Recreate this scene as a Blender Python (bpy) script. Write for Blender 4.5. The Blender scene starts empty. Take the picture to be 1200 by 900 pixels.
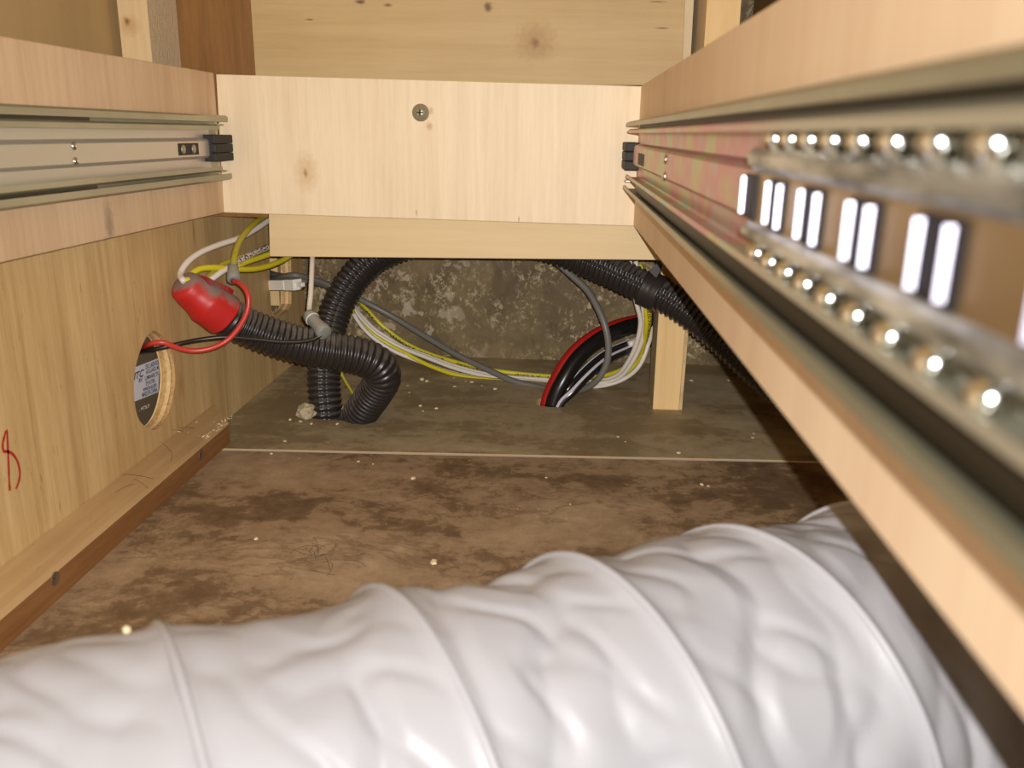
import bpy, bmesh, math, random
from mathutils import Vector, Matrix, noise
random.seed(7)
PI = math.pi
C = bpy.context.scene.collection
SC = bpy.context.scene

# ------------------------------------------------------------------ camera
F = 1000.0                                   # focal length in pixels of the 1200 x 900 frame
EYE = 0.22                                   # lens height above the vinyl floor (metres)
def rot_cam(vp=(665, 157), a=-60):
    d = Vector((vp[0]-600, -(vp[1]-450), F))
    b = (F*F + d[0]*a)/d[1]
    dn = Vector((a, -b, F))
    Y = d.normalized(); Z = -dn.normalized(); X = Z.cross(Y)
    if X[0] < 0: X = -X
    return X, Y, Z
RX, RY, RZ = rot_cam()
right = Vector((RX[0], RY[0], RZ[0])); up = Vector((RX[1], RY[1], RZ[1])); fwd = Vector((RX[2], RY[2], RZ[2]))
CAM = Vector((0, 0, EYE))
cd = bpy.data.cameras.new('camera'); cam = bpy.data.objects.new('camera', cd); C.objects.link(cam)
m = Matrix.Identity(4)
for i in range(3):
    m[i][0] = right[i]; m[i][1] = up[i]; m[i][2] = -fwd[i]; m[i][3] = CAM[i]
cam.matrix_world = m
cd.sensor_fit = 'HORIZONTAL'; cd.lens = 4.2; cd.sensor_width = 4.2*1200/F
cd.clip_start = 0.004; cd.clip_end = 20
cd.dof.use_dof = True; cd.dof.focus_distance = 0.66; cd.dof.aperture_fstop = 2.5
SC.camera = cam

# ------------------------------------------------------------------ world, lamps, exposure
w = bpy.data.worlds.new('room_light'); SC.world = w; w.use_nodes = True
bg = w.node_tree.nodes['Background']; bg.inputs[0].default_value = (1.0, 0.95, 0.88, 1); bg.inputs[1].default_value = 0.10
fl = bpy.data.lights.new('phone_flash', 'POINT'); fl.energy = 1.0; fl.shadow_soft_size = 0.0009; fl.color = (1.0, 0.985, 0.965)
fl.use_nodes = True
nt = fl.node_tree; em = nt.nodes['Emission']; fo = nt.nodes.new('ShaderNodeLightFalloff')
fo.inputs['Strength'].default_value = 20.0; fo.inputs['Smooth'].default_value = 0.018
nt.links.new(fo.outputs['Linear'], em.inputs['Strength'])
flo = bpy.data.objects.new('phone_flash', fl); C.objects.link(flo)
flo.location = CAM + right*0.0046 + up*0.0058 - fwd*0.002
SC.view_settings.view_transform = 'Standard'; SC.view_settings.look = 'None'
SC.view_settings.gamma = 1.0; SC.view_settings.exposure = 0.0; SC.view_settings.use_curve_mapping = False

# ------------------------------------------------------------------ photo ray helpers
def ray(px, py):
    v = right*(px-600) + up*(-(py-450)) + fwd*F
    return v
def WY(px, py, y): r = ray(px, py); return CAM + r*(y/r[1])
def WX(px, py, x): r = ray(px, py); return CAM + r*(x/r[0])
def WZ(px, py, z=0.0): r = ray(px, py); return CAM + r*((z-EYE)/r[2])
def WP(px, py, p, n): r = ray(px, py); return CAM + r*((p-CAM).dot(n)/r.dot(n))

# ------------------------------------------------------------------ object helpers
BASE = {}
def smooth(me, on=True):
    for p in me.polygons: p.use_smooth = on
def to_mesh(name, bm, sm=False):
    me = bpy.data.meshes.new(name)
    bmesh.ops.recalc_face_normals(bm, faces=bm.faces)
    bm.to_mesh(me); bm.free(); smooth(me, sm); return me
def props(o, label=None, cat=None, group=None, kind=None):
    if label: o['label'] = label
    if cat: o['category'] = cat
    if group: o['group'] = group
    if kind: o['kind'] = kind
def thing(name, label, cat, loc, group=None):
    o = bpy.data.objects.new(name, None); o.empty_display_size = 0.02; C.objects.link(o)
    o.location = loc; BASE[o.name] = Vector(loc); props(o, label, cat, group); return o
def part(name, bm, mats, parent=None, sm=False, label=None, cat=None, group=None, kind=None):
    """one mesh object; bm is in world metres. Without a parent the origin goes to the base of the thing."""
    me = bm if isinstance(bm, bpy.types.Mesh) else to_mesh(name, bm, sm)
    for mm in (mats if isinstance(mats, (list, tuple)) else [mats]): me.materials.append(mm)
    o = bpy.data.objects.new(name, me); C.objects.link(o)
    if parent is None:
        xs = [v.co for v in me.vertices]
        b = Vector(((min(v.x for v in xs)+max(v.x for v in xs))/2, (min(v.y for v in xs)+max(v.y for v in xs))/2, min(v.z for v in xs)))
        o.location = b
    else:
        b = BASE[parent.name]; o.parent = parent
    BASE[o.name] = b
    me.transform(Matrix.Translation(-b))
    props(o, label, cat, group, kind); return o
def box(bm, x0, x1, y0, y1, z0, z1, bev=0.0):
    r = bmesh.ops.create_cube(bm, size=1.0)
    for v in r['verts']:
        v.co = Vector((x0+(v.co.x+.5)*(x1-x0), y0+(v.co.y+.5)*(y1-y0), z0+(v.co.z+.5)*(z1-z0)))
    if bev:
        es = list({e for v in r['verts'] for e in v.link_edges})
        bmesh.ops.bevel(bm, geom=es, offset=bev, segments=2, profile=.6, affect='EDGES')
    return bm
def nb(): return bmesh.new()
def quadslab(pts, off, bev=0.0):
    """four front corners and a thickness vector"""
    bm = nb(); off = Vector(off)
    a = [bm.verts.new(p) for p in pts]; b = [bm.verts.new(Vector(p)+off) for p in pts]
    bm.faces.new(a); bm.faces.new(b[::-1]); n = len(a)
    for i in range(n): bm.faces.new((a[i], b[i], b[(i+1) % n], a[(i+1) % n]))
    if bev: bmesh.ops.bevel(bm, geom=list(bm.edges), offset=bev, segments=1, affect='EDGES')
    return bm
def plate(outer, holes, off):
    """flat plate with holes: loops of points on one plane, thickness vector; faces at the rim get material 1"""
    bm = nb(); off = Vector(off); loops = []
    for lp in [outer]+holes:
        vs = [bm.verts.new(p) for p in lp]; loops.append(vs)
        for i in range(len(vs)): bm.edges.new((vs[i], vs[(i+1) % len(vs)]))
    bmesh.ops.triangle_fill(bm, use_beauty=True, use_dissolve=False, edges=list(bm.edges))
    top = list(bm.faces)
    ex = bmesh.ops.extrude_face_region(bm, geom=top)
    nv = [g for g in ex['geom'] if isinstance(g, bmesh.types.BMVert)]
    for v in nv: v.co += off
    n = off.normalized()
    bm.normal_update()
    for f in bm.faces:
        f.material_index = 0 if abs(f.normal.dot(n)) > .7 else 1
    return bm
def catmull(pts, step):
    pts = [Vector(p) for p in pts]
    P = [pts[0]*2-pts[1]]+pts+[pts[-1]*2-pts[-2]]
    dense = []
    for i in range(1, len(P)-2):
        p0, p1, p2, p3 = P[i-1], P[i], P[i+1], P[i+2]
        t0 = 0; t1 = max((p1-p0).length, 1e-6)**.5; t2 = t1+max((p2-p1).length, 1e-6)**.5; t3 = t2+max((p3-p2).length, 1e-6)**.5
        for k in range(24):
            t = t1+(t2-t1)*k/24
            a1 = p0*((t1-t)/(t1-t0))+p1*((t-t0)/(t1-t0)); a2 = p1*((t2-t)/(t2-t1))+p2*((t-t1)/(t2-t1)); a3 = p2*((t3-t)/(t3-t2))+p3*((t-t2)/(t3-t2))
            b1 = a1*((t2-t)/(t2-t0))+a2*((t-t0)/(t2-t0)); b2 = a2*((t3-t)/(t3-t1))+a3*((t-t1)/(t3-t1))
            dense.append(b1*((t2-t)/(t2-t1))+b2*((t-t1)/(t2-t1)))
    dense.append(pts[-1])
    L = [0]
    for i in range(1, len(dense)): L.append(L[-1]+(dense[i]-dense[i-1]).length)
    n = max(2, int(L[-1]/step)); out = []; j = 0
    for k in range(n+1):
        s = L[-1]*k/n
        while j < len(L)-2 and L[j+1] < s: j += 1
        d = L[j+1]-L[j]; q = (s-L[j])/d if d else 0
        out.append((dense[j].lerp(dense[j+1], q), s))
    return out
def tube(pts, r, seg=12, step=.004, rfun=None, cap=True, bm=None, up0=None):
    bm = bm or nb(); sp = catmull(pts, step); uvl = bm.loops.layers.uv.verify()
    rings = []; nrm = None; n = len(sp)
    for i, (p, s) in enumerate(sp):
        t = (sp[min(i+1, n-1)][0]-sp[max(i-1, 0)][0]).normalized()
        if nrm is None:
            u = Vector(up0) if up0 else (Vector((0, 0, 1)) if abs(t.z) < .9 else Vector((1, 0, 0)))
            nrm = (u-t*u.dot(t)).normalized()
        else: nrm = (nrm-t*nrm.dot(t)).normalized()
        bn = t.cross(nrm); ring = []
        for k in range(seg):
            a = 2*PI*k/seg; rr = r if rfun is None else rfun(s, a, sp[-1][1])
            ring.append(bm.verts.new(p+(nrm*math.cos(a)+bn*math.sin(a))*rr))
        rings.append((ring, s))
    for i in range(n-1):
        A, s0 = rings[i]; B, s1 = rings[i+1]
        for k in range(seg):
            f = bm.faces.new((A[k], A[(k+1) % seg], B[(k+1) % seg], B[k]))
            for lp, (uu, vv) in zip(f.loops, ((k/seg, s0), ((k+1)/seg, s0), ((k+1)/seg, s1), (k/seg, s1))): lp[uvl].uv = (uu, vv)
    if cap:
        bm.faces.new(rings[0][0][::-1]); bm.faces.new(rings[-1][0])
    return bm
def lathe(bm, prof, o, ax, seg=24):
    """profile [(radius, height)] turned about axis ax at o"""
    ax = Vector(ax).normalized(); u = ax.orthogonal().normalized(); v = ax.cross(u); R = []
    for r, h in prof:
        R.append([bm.verts.new(Vector(o)+ax*h+(u*math.cos(2*PI*k/seg)+v*math.sin(2*PI*k/seg))*max(r, 1e-5)) for k in range(seg)])
    for i in range(len(R)-1):
        for k in range(seg): bm.faces.new((R[i][k], R[i][(k+1) % seg], R[i+1][(k+1) % seg], R[i+1][k]))
    bm.faces.new(R[0][::-1]); bm.faces.new(R[-1]); return bm
def rail(prof, th, x0, sgn, z0, y0, y1, bm=None):
    """sheet-metal channel: open polyline (u, z) thickened to th and drawn along y; u is measured off the board"""
    bm = bm or nb(); n = len(prof); P = [Vector(p) for p in prof]; A = []; B = []
    for i in range(n):
        t = (P[min(i+1, n-1)]-P[max(i-1, 0)]).normalized(); nn = Vector((-t.y, t.x))
        A.append(P[i]+nn*th/2); B.append(P[i]-nn*th/2)
    ring = A+B[::-1]; N = len(ring); rings = []
    for y in (y0, y1): rings.append([bm.verts.new((x0+sgn*q.x, y, z0+q.y)) for q in ring])
    for k in range(N): bm.faces.new((rings[0][k], rings[0][(k+1) % N], rings[1][(k+1) % N], rings[1][k]))
    for rg in rings:
        for i in range(n-1): bm.faces.new((rg[i], rg[i+1], rg[N-2-i], rg[N-1-i]))
    return bm

# ------------------------------------------------------------------ materials
def lin(c):
    return tuple(((x/255)/12.92 if x/255 <= .04045 else (((x/255)+.055)/1.055)**2.4) for x in c)+(1.0,)
class G:
    def __init__(s, name):
        s.m = bpy.data.materials.new(name); s.m.use_nodes = True; s.t = s.m.node_tree
        s.b = s.t.nodes['Principled BSDF']; s.geo = s.t.nodes.new('ShaderNodeNewGeometry')
        s.pos = s.geo.outputs['Position']
    def n(s, typ, **kw):
        x = s.t.nodes.new(typ)
        for k, v in kw.items(): setattr(x, k, v)
        return x
    def l(s, a, b): s.t.links.new(a, b)
    def mapv(s, scale, loc=(0, 0, 0), src=None, rot=(0, 0, 0)):
        x = s.n('ShaderNodeMapping'); x.inputs['Scale'].default_value = scale; x.inputs['Location'].default_value = loc; x.inputs['Rotation'].default_value = rot
        s.l(src or s.pos, x.inputs['Vector']); return x.outputs[0]
    def noise(s, scale, vec=None, detail=4, rough=.55, dist=0.0):
        x = s.n('ShaderNodeTexNoise'); x.inputs['Scale'].default_value = scale; x.inputs['Detail'].default_value = detail
        x.inputs['Roughness'].default_value = rough; x.inputs['Distortion'].default_value = dist
        s.l(vec or s.pos, x.inputs['Vector']); return x.outputs[0]
    def ramp(s, fac, stops, interp='LINEAR'):
        x = s.n('ShaderNodeValToRGB'); x.color_ramp.interpolation = interp; e = x.color_ramp.elements
        while len(e) < len(stops): e.new(.5)
        for q, (p, c) in zip(e, stops): q.position = p; q.color = c if len(c) == 4 else tuple(c)+(1,)
        s.l(fac, x.inputs[0]); return x.outputs[0]
    def mix(s, fac, a, b, mode='MIX'):
        x = s.n('ShaderNodeMix', data_type='RGBA', blend_type=mode)
        for sock, v in ((x.inputs[0], fac), (x.inputs[6], a), (x.inputs[7], b)):
            if hasattr(v, 'is_linked'): s.l(v, sock)
            else: sock.default_value = v
        return x.outputs[2]
    def math(s, op, a, b=None, c=None):
        x = s.n('ShaderNodeMath', operation=op)
        for sock, v in zip(x.inputs, (a, b, c)):
            if v is None: continue
            if hasattr(v, 'is_linked'): s.l(v, sock)
            else: sock.default_value = v
        return x.outputs[0]
    def bump(s, h, strength=.3, dist=.001):
        x = s.n('ShaderNodeBump'); x.inputs['Strength'].default_value = strength; x.inputs['Distance'].default_value = dist
        s.l(h, x.inputs['Height']); s.l(x.outputs[0], s.b.inputs['Normal'])
    def fin(s, col=None, rough=.5, metal=0.0, spec=None):
        if col is not None:
            if hasattr(col, 'is_linked'): s.l(col, s.b.inputs['Base Color'])
            else: s.b.inputs['Base Color'].default_value = col
        if hasattr(rough, 'is_linked'): s.l(rough, s.b.inputs['Roughness'])
        else: s.b.inputs['Roughness'].default_value = rough
        s.b.inputs['Metallic'].default_value = metal
        if spec is not None: s.b.inputs['Specular IOR Level'].default_value = spec
        return s.m
def plain(name, c, rough=.5, metal=0.0, spec=None): return G(name).fin(lin(c), rough, metal, spec)
def spot(g, p, rx, rz, axis='y'):
    """soft round mark at a world point: 1 in the middle, 0 outside"""
    sx = (1/rx, 0, 1/rz) if axis == 'y' else (0, 1/rx, 1/rz)
    q = g.mapv(sx, (-p[0]*sx[0], -p[1]*sx[1], -p[2]*sx[2]))
    ln = g.n('ShaderNodeVectorMath', operation='LENGTH'); g.l(q, ln.inputs[0])
    nz = g.noise(300, None, 2); r = g.math('ADD', ln.outputs['Value'], g.math('MULTIPLY', g.math('SUBTRACT', nz, .5), .8))
    return g.ramp(r, [(0.25, (1, 1, 1, 1)), (1.0, (0, 0, 0, 1))])
def wood(name, light, dark, along, streak=1.0, rough=.6, knots=(), axis='y', blotch=.35, fine=.5, fleck=0.0, spec=.35):
    """along: axis the grain runs along, 'x' 'y' or 'z'"""
    g = G(name); k = {'x': 0, 'y': 1, 'z': 2}[along]
    sc = [1, 1, 1]; sc[k] = .045
    v = g.mapv(sc)
    a = g.noise(330, v, 5, .65, .15); b = g.noise(60, v, 3, .5, .4); c = g.noise(7, None, 3, .6, .3)
    sc2 = [1, 1, 1]; sc2[k] = .12
    d = g.noise(1100, g.mapv(sc2), 2, .5)
    s1 = g.ramp(a, [(.36, (0, 0, 0, 1)), (.68, (1, 1, 1, 1))]); s2 = g.ramp(b, [(.38, (0, 0, 0, 1)), (.66, (1, 1, 1, 1))])
    fac = g.math('ADD', g.math('MULTIPLY', s1, .42*fine), g.math('MULTIPLY', s2, .42*streak))
    fac = g.math('ADD', fac, g.math('MULTIPLY', g.math('SUBTRACT', c, .5), blotch*1.6))
    fac = g.math('ADD', fac, g.math('MULTIPLY', g.math('SUBTRACT', d, .5), .35*fine))
    cl = g.n('ShaderNodeClamp'); g.l(fac, cl.inputs[0])
    col = g.mix(cl.outputs[0], lin(light), lin(dark))
    if fleck:
        fl_ = g.noise(420, g.mapv([.28 if i == k else 1.6 for i in range(3)], (3, 1, 2)), 2, .5)
        col = g.mix(g.math('MULTIPLY', g.ramp(fl_, [(.70, (0, 0, 0, 1)), (.76, (1, 1, 1, 1))]), fleck), col, lin([x*.55 for x in dark]))
    for (p, rx, rz, kc, amt) in knots:
        col = g.mix(g.math('MULTIPLY', spot(g, p, rx, rz, axis), amt), col, lin(kc))
    g.bump(a, .12, .0006)
    return g.fin(col, rough, 0, spec)

YP = 0.600                                    # face of the board at the back of the drawer space
birch = wood('birch_face', (233, 212, 178), (214, 188, 150), 'z', .7, .5, blotch=.35, fine=1.0,
             knots=[(WY(359, 202, YP), .010, .016, (196, 160, 108), .55), (WY(358, 203, YP), .002, .004, (150, 108, 62), .8),
                    (WY(505, 130, YP), .0022, .003, (190, 160, 118), .7), (WY(503, 148, YP), .003, .0035, (196, 152, 104), .8),
                    (WY(488, 249, YP), .0006, .003, (150, 110, 70), .8), (WY(608, 257, YP), .0005, .003, (120, 85, 55), .9)])
birch_edge = wood('birch_edge', (214, 182, 136), (160, 124, 82), 'x', 1.0, .7)
birch_low = wood('lower_birch', (218, 192, 146), (198, 168, 122), 'x', .6, .55, blotch=.3)
side_l = wood('side_ply_left', (222, 191, 154), (186, 150, 112), 'z', 1.0, .6, blotch=.6, fine=.7, axis='x',
              knots=[(WX(128, 262, -.2404), .006, .016, (150, 130, 108), .7), (WX(126, 300, -.2404), .005, .012, (156, 134, 110), .5)])
side_r = wood('side_ply_right', (242, 216, 182), (226, 194, 158), 'z', .9, .6, blotch=.5, fine=.7)
upper = wood('upper_birch', (194, 166, 118), (166, 132, 84), 'x', .7, .55, blotch=.6,
             knots=[(WY(572, 8, .636), .004, .004, (104, 70, 36), .9), (WY(627, 50, .636), .004, .004, (112, 76, 40), .9), (WY(628, 48, .636), .018, .016, (152, 112, 66), .5),
                    (WY(422, 2, .636), .005, .002, (92, 62, 34), .9), (WY(455, 6, .636), .004, .0015, (110, 76, 42), .8), (WY(363, 23, .636), .004, .0008, (110, 76, 42), .8),
                    (WY(776, 33, .636), .006, .0008, (104, 72, 40), .8), (WY(771, 2, .636), .008, .0008, (110, 76, 42), .7)])
fir = wood('fir_plywood', (216, 184, 130), (176, 138, 86), 'z', 1.0, .65, blotch=.5, fine=1.0, axis='x', fleck=.5,
           knots=[(WX(227, 272, -.2595), .0012, .012, (120, 88, 46), .8), (WX(212, 450, -.2595), .006, .012, (168, 122, 62), .5)])
gply = G('ply_edge')                                        # plies seen in a cut edge: bands through the thickness
def ply_edge():
    g = gply; sx = g.n('ShaderNodeSeparateXYZ'); g.l(g.pos, sx.inputs[0])
    band = g.math('FRACT', g.math('MULTIPLY', g.math('ADD', sx.outputs[0], .2595), 1/.0062))
    col = g.ramp(band, [(0, lin((226, 190, 128))), (.48, lin((236, 206, 150))), (.53, lin((96, 60, 26))), (.60, lin((186, 134, 66))), (.93, lin((200, 150, 84))), (1, lin((110, 72, 34)))])
    nz = g.noise(420); col = g.mix(.35, col, g.ramp(nz, [(.3, lin((170, 120, 60))), (.7, lin((244, 214, 160)))]))
    g.bump(nz, .5, .001); return g.fin(col, .8)
ply_e = ply_edge()
pine = wood('pine', (230, 196, 140), (202, 158, 98), 'z', .8, .6, blotch=.4)
pine_y = wood('pine_long', (190, 158, 112), (154, 120, 78), 'y', .8, .65, blotch=.7, fleck=.3)
stud_face = wood('stud_face', (224, 196, 150), (190, 156, 106), 'z', .7, .6, blotch=.6,
                 knots=[(WY(149, 25, .61), .0026, .0036, (96, 62, 30), .95), (WY(152, 30, .61), .009, .008, (176, 132, 78), .5)])
def rough_wood(name, a, b, along='z'):
    g = G(name); k = {'x': 0, 'y': 1, 'z': 2}[along]; sc = [1, 1, 1]; sc[k] = .25
    nz = g.noise(520, g.mapv(sc), 5, .7); n2 = g.noise(45, None, 3)
    col = g.mix(n2, g.ramp(nz, [(.35, lin(a)), (.7, lin(b))]), g.ramp(nz, [(.3, lin(b)), (.7, lin(a))]))
    g.bump(nz, .7, .001); return g.fin(col, .9)
stud_side = rough_wood('sawn_side', (200, 176, 136), (230, 208, 170))
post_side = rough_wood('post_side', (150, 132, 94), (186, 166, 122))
mahog = wood('mahogany', (142, 100, 52), (104, 68, 29), 'z', 1.0, .6, blotch=.4, fine=1.0)
cleat_brown = wood('cleat_brown', (152, 106, 62), (112, 72, 38), 'y', .9, .6, blotch=.4, fine=1.0)
tan = wood('tan_panel', (186, 156, 108), (164, 134, 88), 'z', .5, .6, blotch=.4)
tan_dark = wood('dark_tan_panel', (150, 116, 68), (120, 88, 46), 'z', .6, .6, blotch=.4)

def slate(name, base, dark, light, veins, seed, contrast=1.0):
    g = G(name); v = g.mapv((1, 1, 1), (seed, seed*.7, seed*.3))
    n1 = g.noise(13, g.mapv((.8, 1.25, 1.2), (seed, 2, 0)), 10, .62, .35)
    n2 = g.noise(75, v, 7, .72, .3); n3 = g.noise(800, v, 3, .6); n4 = g.noise(5, v, 2)
    mm = g.math('ADD', g.math('ADD', g.math('MULTIPLY', n1, .56), g.math('MULTIPLY', n2, .32)), g.math('MULTIPLY', n4, .12))
    md = [d*.5+b*.5 for d, b in zip(dark, base)]
    col = g.ramp(mm, [(.43, lin(dark)), (.485, lin(md)), (.50, lin(base)), (.55, lin([b*.6+l_*.4 for b, l_ in zip(base, light)])), (.64, lin(light))])
    vn = g.math('ABSOLUTE', g.math('SUBTRACT', g.noise(9, g.mapv((.9, 1.4, 1), (seed+4, 1, 0)), 8, .68, .4), .5))
    col = g.mix(g.math('MULTIPLY', g.ramp(vn, [(0, (1, 1, 1, 1)), (.022, (0, 0, 0, 1))]), veins), col, lin(dark))
    sp = g.math('MULTIPLY', g.ramp(n3, [(.30, (1, 1, 1, 1)), (.46, (0, 0, 0, 1))]), .25*contrast)
    col = g.mix(sp, col, lin([d*.75 for d in dark]))
    g.bump(mm, .25, .002)
    return g.fin(col, g.ramp(n2, [(.3, (.42,)*3), (.7, (.62,)*3)]), 0, .35)
slate_front = slate('slate_vinyl_front', (146, 121, 92), (104, 82, 59), (180, 154, 122), .5, 3.0)
slate_rear = slate('slate_vinyl_rear', (162, 143, 110), (138, 118, 86), (184, 166, 134), .12, 9.0, .6)
def back_mat():
    g = G('scuffed_dark_panel')
    n1 = g.noise(16, None, 6, .65, .8); n2 = g.noise(170, g.mapv((1, 1, .8), (5, 0, 2)), 8, .8, .3); n3 = g.noise(24, g.mapv((1, 1, 1), (2, 7, 1)), 4, .6)
    n4 = g.noise(42, g.mapv((1, 1, 1), (11, 3, 4)), 5, .6, .3)
    col = g.ramp(n1, [(.35, lin((88, 72, 46))), (.62, lin((122, 103, 69)))])
    hard = g.math('MULTIPLY', g.ramp(n2, [(.52, (0, 0, 0, 1)), (.60, (1, 1, 1, 1))]), g.ramp(n3, [(.36, (0, 0, 0, 1)), (.60, (1, 1, 1, 1))]))
    col = g.mix(g.math('MULTIPLY', hard, .75), col, lin((204, 184, 144)))
    sx = g.n('ShaderNodeSeparateXYZ'); g.l(g.pos, sx.inputs[0])
    left = g.ramp(g.math('MULTIPLY_ADD', sx.outputs[0], -4.0, .15), [(.35, (0, 0, 0, 1)), (.7, (1, 1, 1, 1))])
    pt = g.math('MULTIPLY', g.ramp(n4, [(.575, (0, 0, 0, 1)), (.60, (1, 1, 1, 1))]), left)
    col = g.mix(g.math('MULTIPLY', pt, .6), col, lin((190, 172, 148)))
    g.bump(n2, .3, .001); return g.fin(col, .6, 0, .3)
backm = back_mat()
grout = plain('grout', (214, 206, 194), .8)
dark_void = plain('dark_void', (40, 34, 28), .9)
hole_wood = rough_wood('cut_subfloor', (150, 112, 66), (206, 172, 120))

def steel(name, c1, c2, rough=.34, sc=25, metal=.85):
    g = G(name); nz = g.noise(sc, g.mapv((1, .25, 1)), 4, .6); n2 = g.noise(500, None, 3)
    r = g.math('ADD', g.math('MULTIPLY', n2, .16), rough-.08)
    return g.fin(g.ramp(nz, [(.35, lin(c1)), (.65, lin(c2))]), r, metal)
zinc = steel('zinc_rail', (150, 146, 122), (176, 172, 146), .34, 25, .5)
zinc_in = steel('zinc_inner', (214, 202, 194), (206, 202, 186), .4, 25, .6)
def irid_mat():
    g = G('iridescent_zinc'); nz = g.noise(14, g.mapv((1, 1, 2.5)), 3, .5, .3); wv = g.noise(38, g.mapv((1, 1, .2)), 2)
    f = g.math('ADD', g.math('MULTIPLY', nz, .6), g.math('MULTIPLY', wv, .4))
    sy = g.n('ShaderNodeSeparateXYZ'); g.l(g.pos, sy.inputs[0]); near = g.ramp(sy.outputs[1], [(.15, (1, 1, 1, 1)), (.23, (0, 0, 0, 1))])
    col = g.ramp(f, [(.36, lin((196, 208, 190))), (.44, lin((206, 190, 176))), (.50, lin((216, 156, 162))), (.57, lin((208, 200, 150))), (.64, lin((176, 204, 194)))])
    col = g.mix(near, col, lin((196, 192, 172)))
    return g.fin(col, .38, .55)
irid = irid_mat()
galv = steel('galvanised_cage', (112, 112, 104), (228, 228, 218), .36, 190, .6)
chrome = plain('bearing_chrome', (235, 235, 230), .16, 1.0)
glint_white = plain('painted_flash_glint', (228, 224, 244), .5, .75)  # pale violet white paints the flash glints on the slot edges
web_tan = steel('cage_web', (176, 152, 116), (196, 172, 134), .4, 20, .8)
black_gap = plain('slot_black', (26, 24, 30), .6)
black_rub = plain('black_rubber', (36, 31, 27), .65)
grease_gap_shade = plain('greased_cage_gap_shade', (44, 38, 28), .45)
def loom_mat(name, dusty):
    g = G(name); nz = g.noise(160, None, 4, .65); n2 = g.noise(22, None, 3)
    sx = g.n('ShaderNodeSeparateXYZ'); g.l(g.geo.outputs['Normal'], sx.inputs[0])
    d = g.math('MULTIPLY', g.ramp(g.math('ADD', g.math('MULTIPLY', sx.outputs[2], .5), g.math('MULTIPLY', nz, .5)), [(.42, (0, 0, 0, 1)), (.75, (1, 1, 1, 1))]), dusty)
    d = g.math('MULTIPLY', d, g.ramp(n2, [(.3, (.4,)*3), (.65, (1, 1, 1))]))
    return g.fin(g.mix(d, lin((40, 36, 34)), lin((142, 132, 122))), g.math('ADD', .33, g.math('MULTIPLY', d, .5)), 0, .5)
loom_dusty = loom_mat('dusty_black_loom', .7); loom = loom_mat('black_loom', .42)
def dusty(name, c, dust, amt, rough=.45):
    g = G(name); nz = g.noise(120, None, 5, .7); sx = g.n('ShaderNodeSeparateXYZ'); g.l(g.geo.outputs['Normal'], sx.inputs[0])
    d = g.math('MULTIPLY', g.ramp(g.math('ADD', g.math('MULTIPLY', sx.outputs[2], .55), g.math('MULTIPLY', nz, .45)), [(.40, (0, 0, 0, 1)), (.58, (1, 1, 1, 1))]), amt)
    return g.fin(g.mix(d, lin(c), lin(dust)), g.math('ADD', rough, g.math('MULTIPLY', d, .35)), 0, .4)
red_tape = dusty('red_tape', (184, 36, 32), (132, 110, 100), 1.0)
def jacket(name, c, ink=None, rough=.42, where=(.0, .5)):
    g = G(name); nz = g.noise(50, None, 3); col = g.mix(nz, lin([x*.93 for x in c]), lin(c))
    if ink:
        uv = g.n('ShaderNodeUVMap'); sx = g.n('ShaderNodeSeparateXYZ'); g.l(uv.outputs[0], sx.inputs[0])
        band = g.math('MULTIPLY', g.math('GREATER_THAN', sx.outputs[0], where[0]), g.math('LESS_THAN', sx.outputs[0], where[1]))
        q = g.noise(1.0, g.mapv((9, 620, 1), src=uv.outputs[0]), 2, .6)
        lng = g.noise(1.0, g.mapv((.1, 26, 1), src=uv.outputs[0]), 1)
        k = g.math('MULTIPLY', g.math('MULTIPLY', g.math('GREATER_THAN', q, .5), g.math('GREATER_THAN', lng, .46)), band)
        col = g.mix(k, col, lin(ink))
    return g.fin(col, rough, 0, .45)
white_j = jacket('white_jacket', (226, 214, 200)); white_p = jacket('white_printed_jacket', (226, 214, 202), (40, 36, 34), where=(.02, .34))
yel_j = jacket('yellow_jacket', (214, 198, 40)); yel_p = jacket('yellow_printed_jacket', (212, 198, 50), (46, 42, 14), where=(.52, .90))
yel_d = jacket('dull_yellow_jacket', (168, 156, 44), (60, 52, 16), where=(.45, .8))
gray_j = jacket('grey_jacket', (112, 108, 100)); black_j = jacket('black_jacket', (24, 22, 21), None, .28); red_j = jacket('red_jacket', (176, 28, 26), None, .4)
red_w = jacket('red_wire_jacket', (198, 60, 50), None, .35); black_w = jacket('black_wire_jacket', (34, 28, 22), None, .35)
def black_stripe(name, u0, u1, c):
    g = G(name); uv = g.n('ShaderNodeUVMap'); sx = g.n('ShaderNodeSeparateXYZ'); g.l(uv.outputs[0], sx.inputs[0])
    k = g.math('MULTIPLY', g.math('GREATER_THAN', sx.outputs[0], u0), g.math('LESS_THAN', sx.outputs[0], u1))
    return g.fin(g.mix(k, lin((26, 24, 26)), lin(c)), .22, 0, .6)
black_s = black_stripe('black_jacket_white_stripe', .56, .63, (220, 214, 208)); black_d = black_stripe('black_jacket_painted_glint', .58, .70, (196, 190, 198))  # the broad pale stripe paints the glossy highlight of the lowest cable
nut_gray = dusty('grey_nut', (128, 130, 124), (160, 152, 138), .5, .5)
white_plastic = plain('white_plastic', (230, 224, 210), .45)
def cloth_mat():
    g = G('grey_white_vinyl'); nz = g.noise(900, None, 2); n2 = g.noise(26, None, 3)
    g.bump(nz, .06, .0004); return g.fin(g.mix(n2, lin((168, 167, 171)), lin((178, 177, 181))), .42, 0, .35)
cloth = cloth_mat()
marker = plain('red_marker', (176, 38, 24), .6); can_grey = plain('can_grey', (100, 86, 66), .5); sticker = plain('sticker_white', (206, 200, 204), .5); ink = plain('ink', (30, 28, 34), .7)
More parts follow.
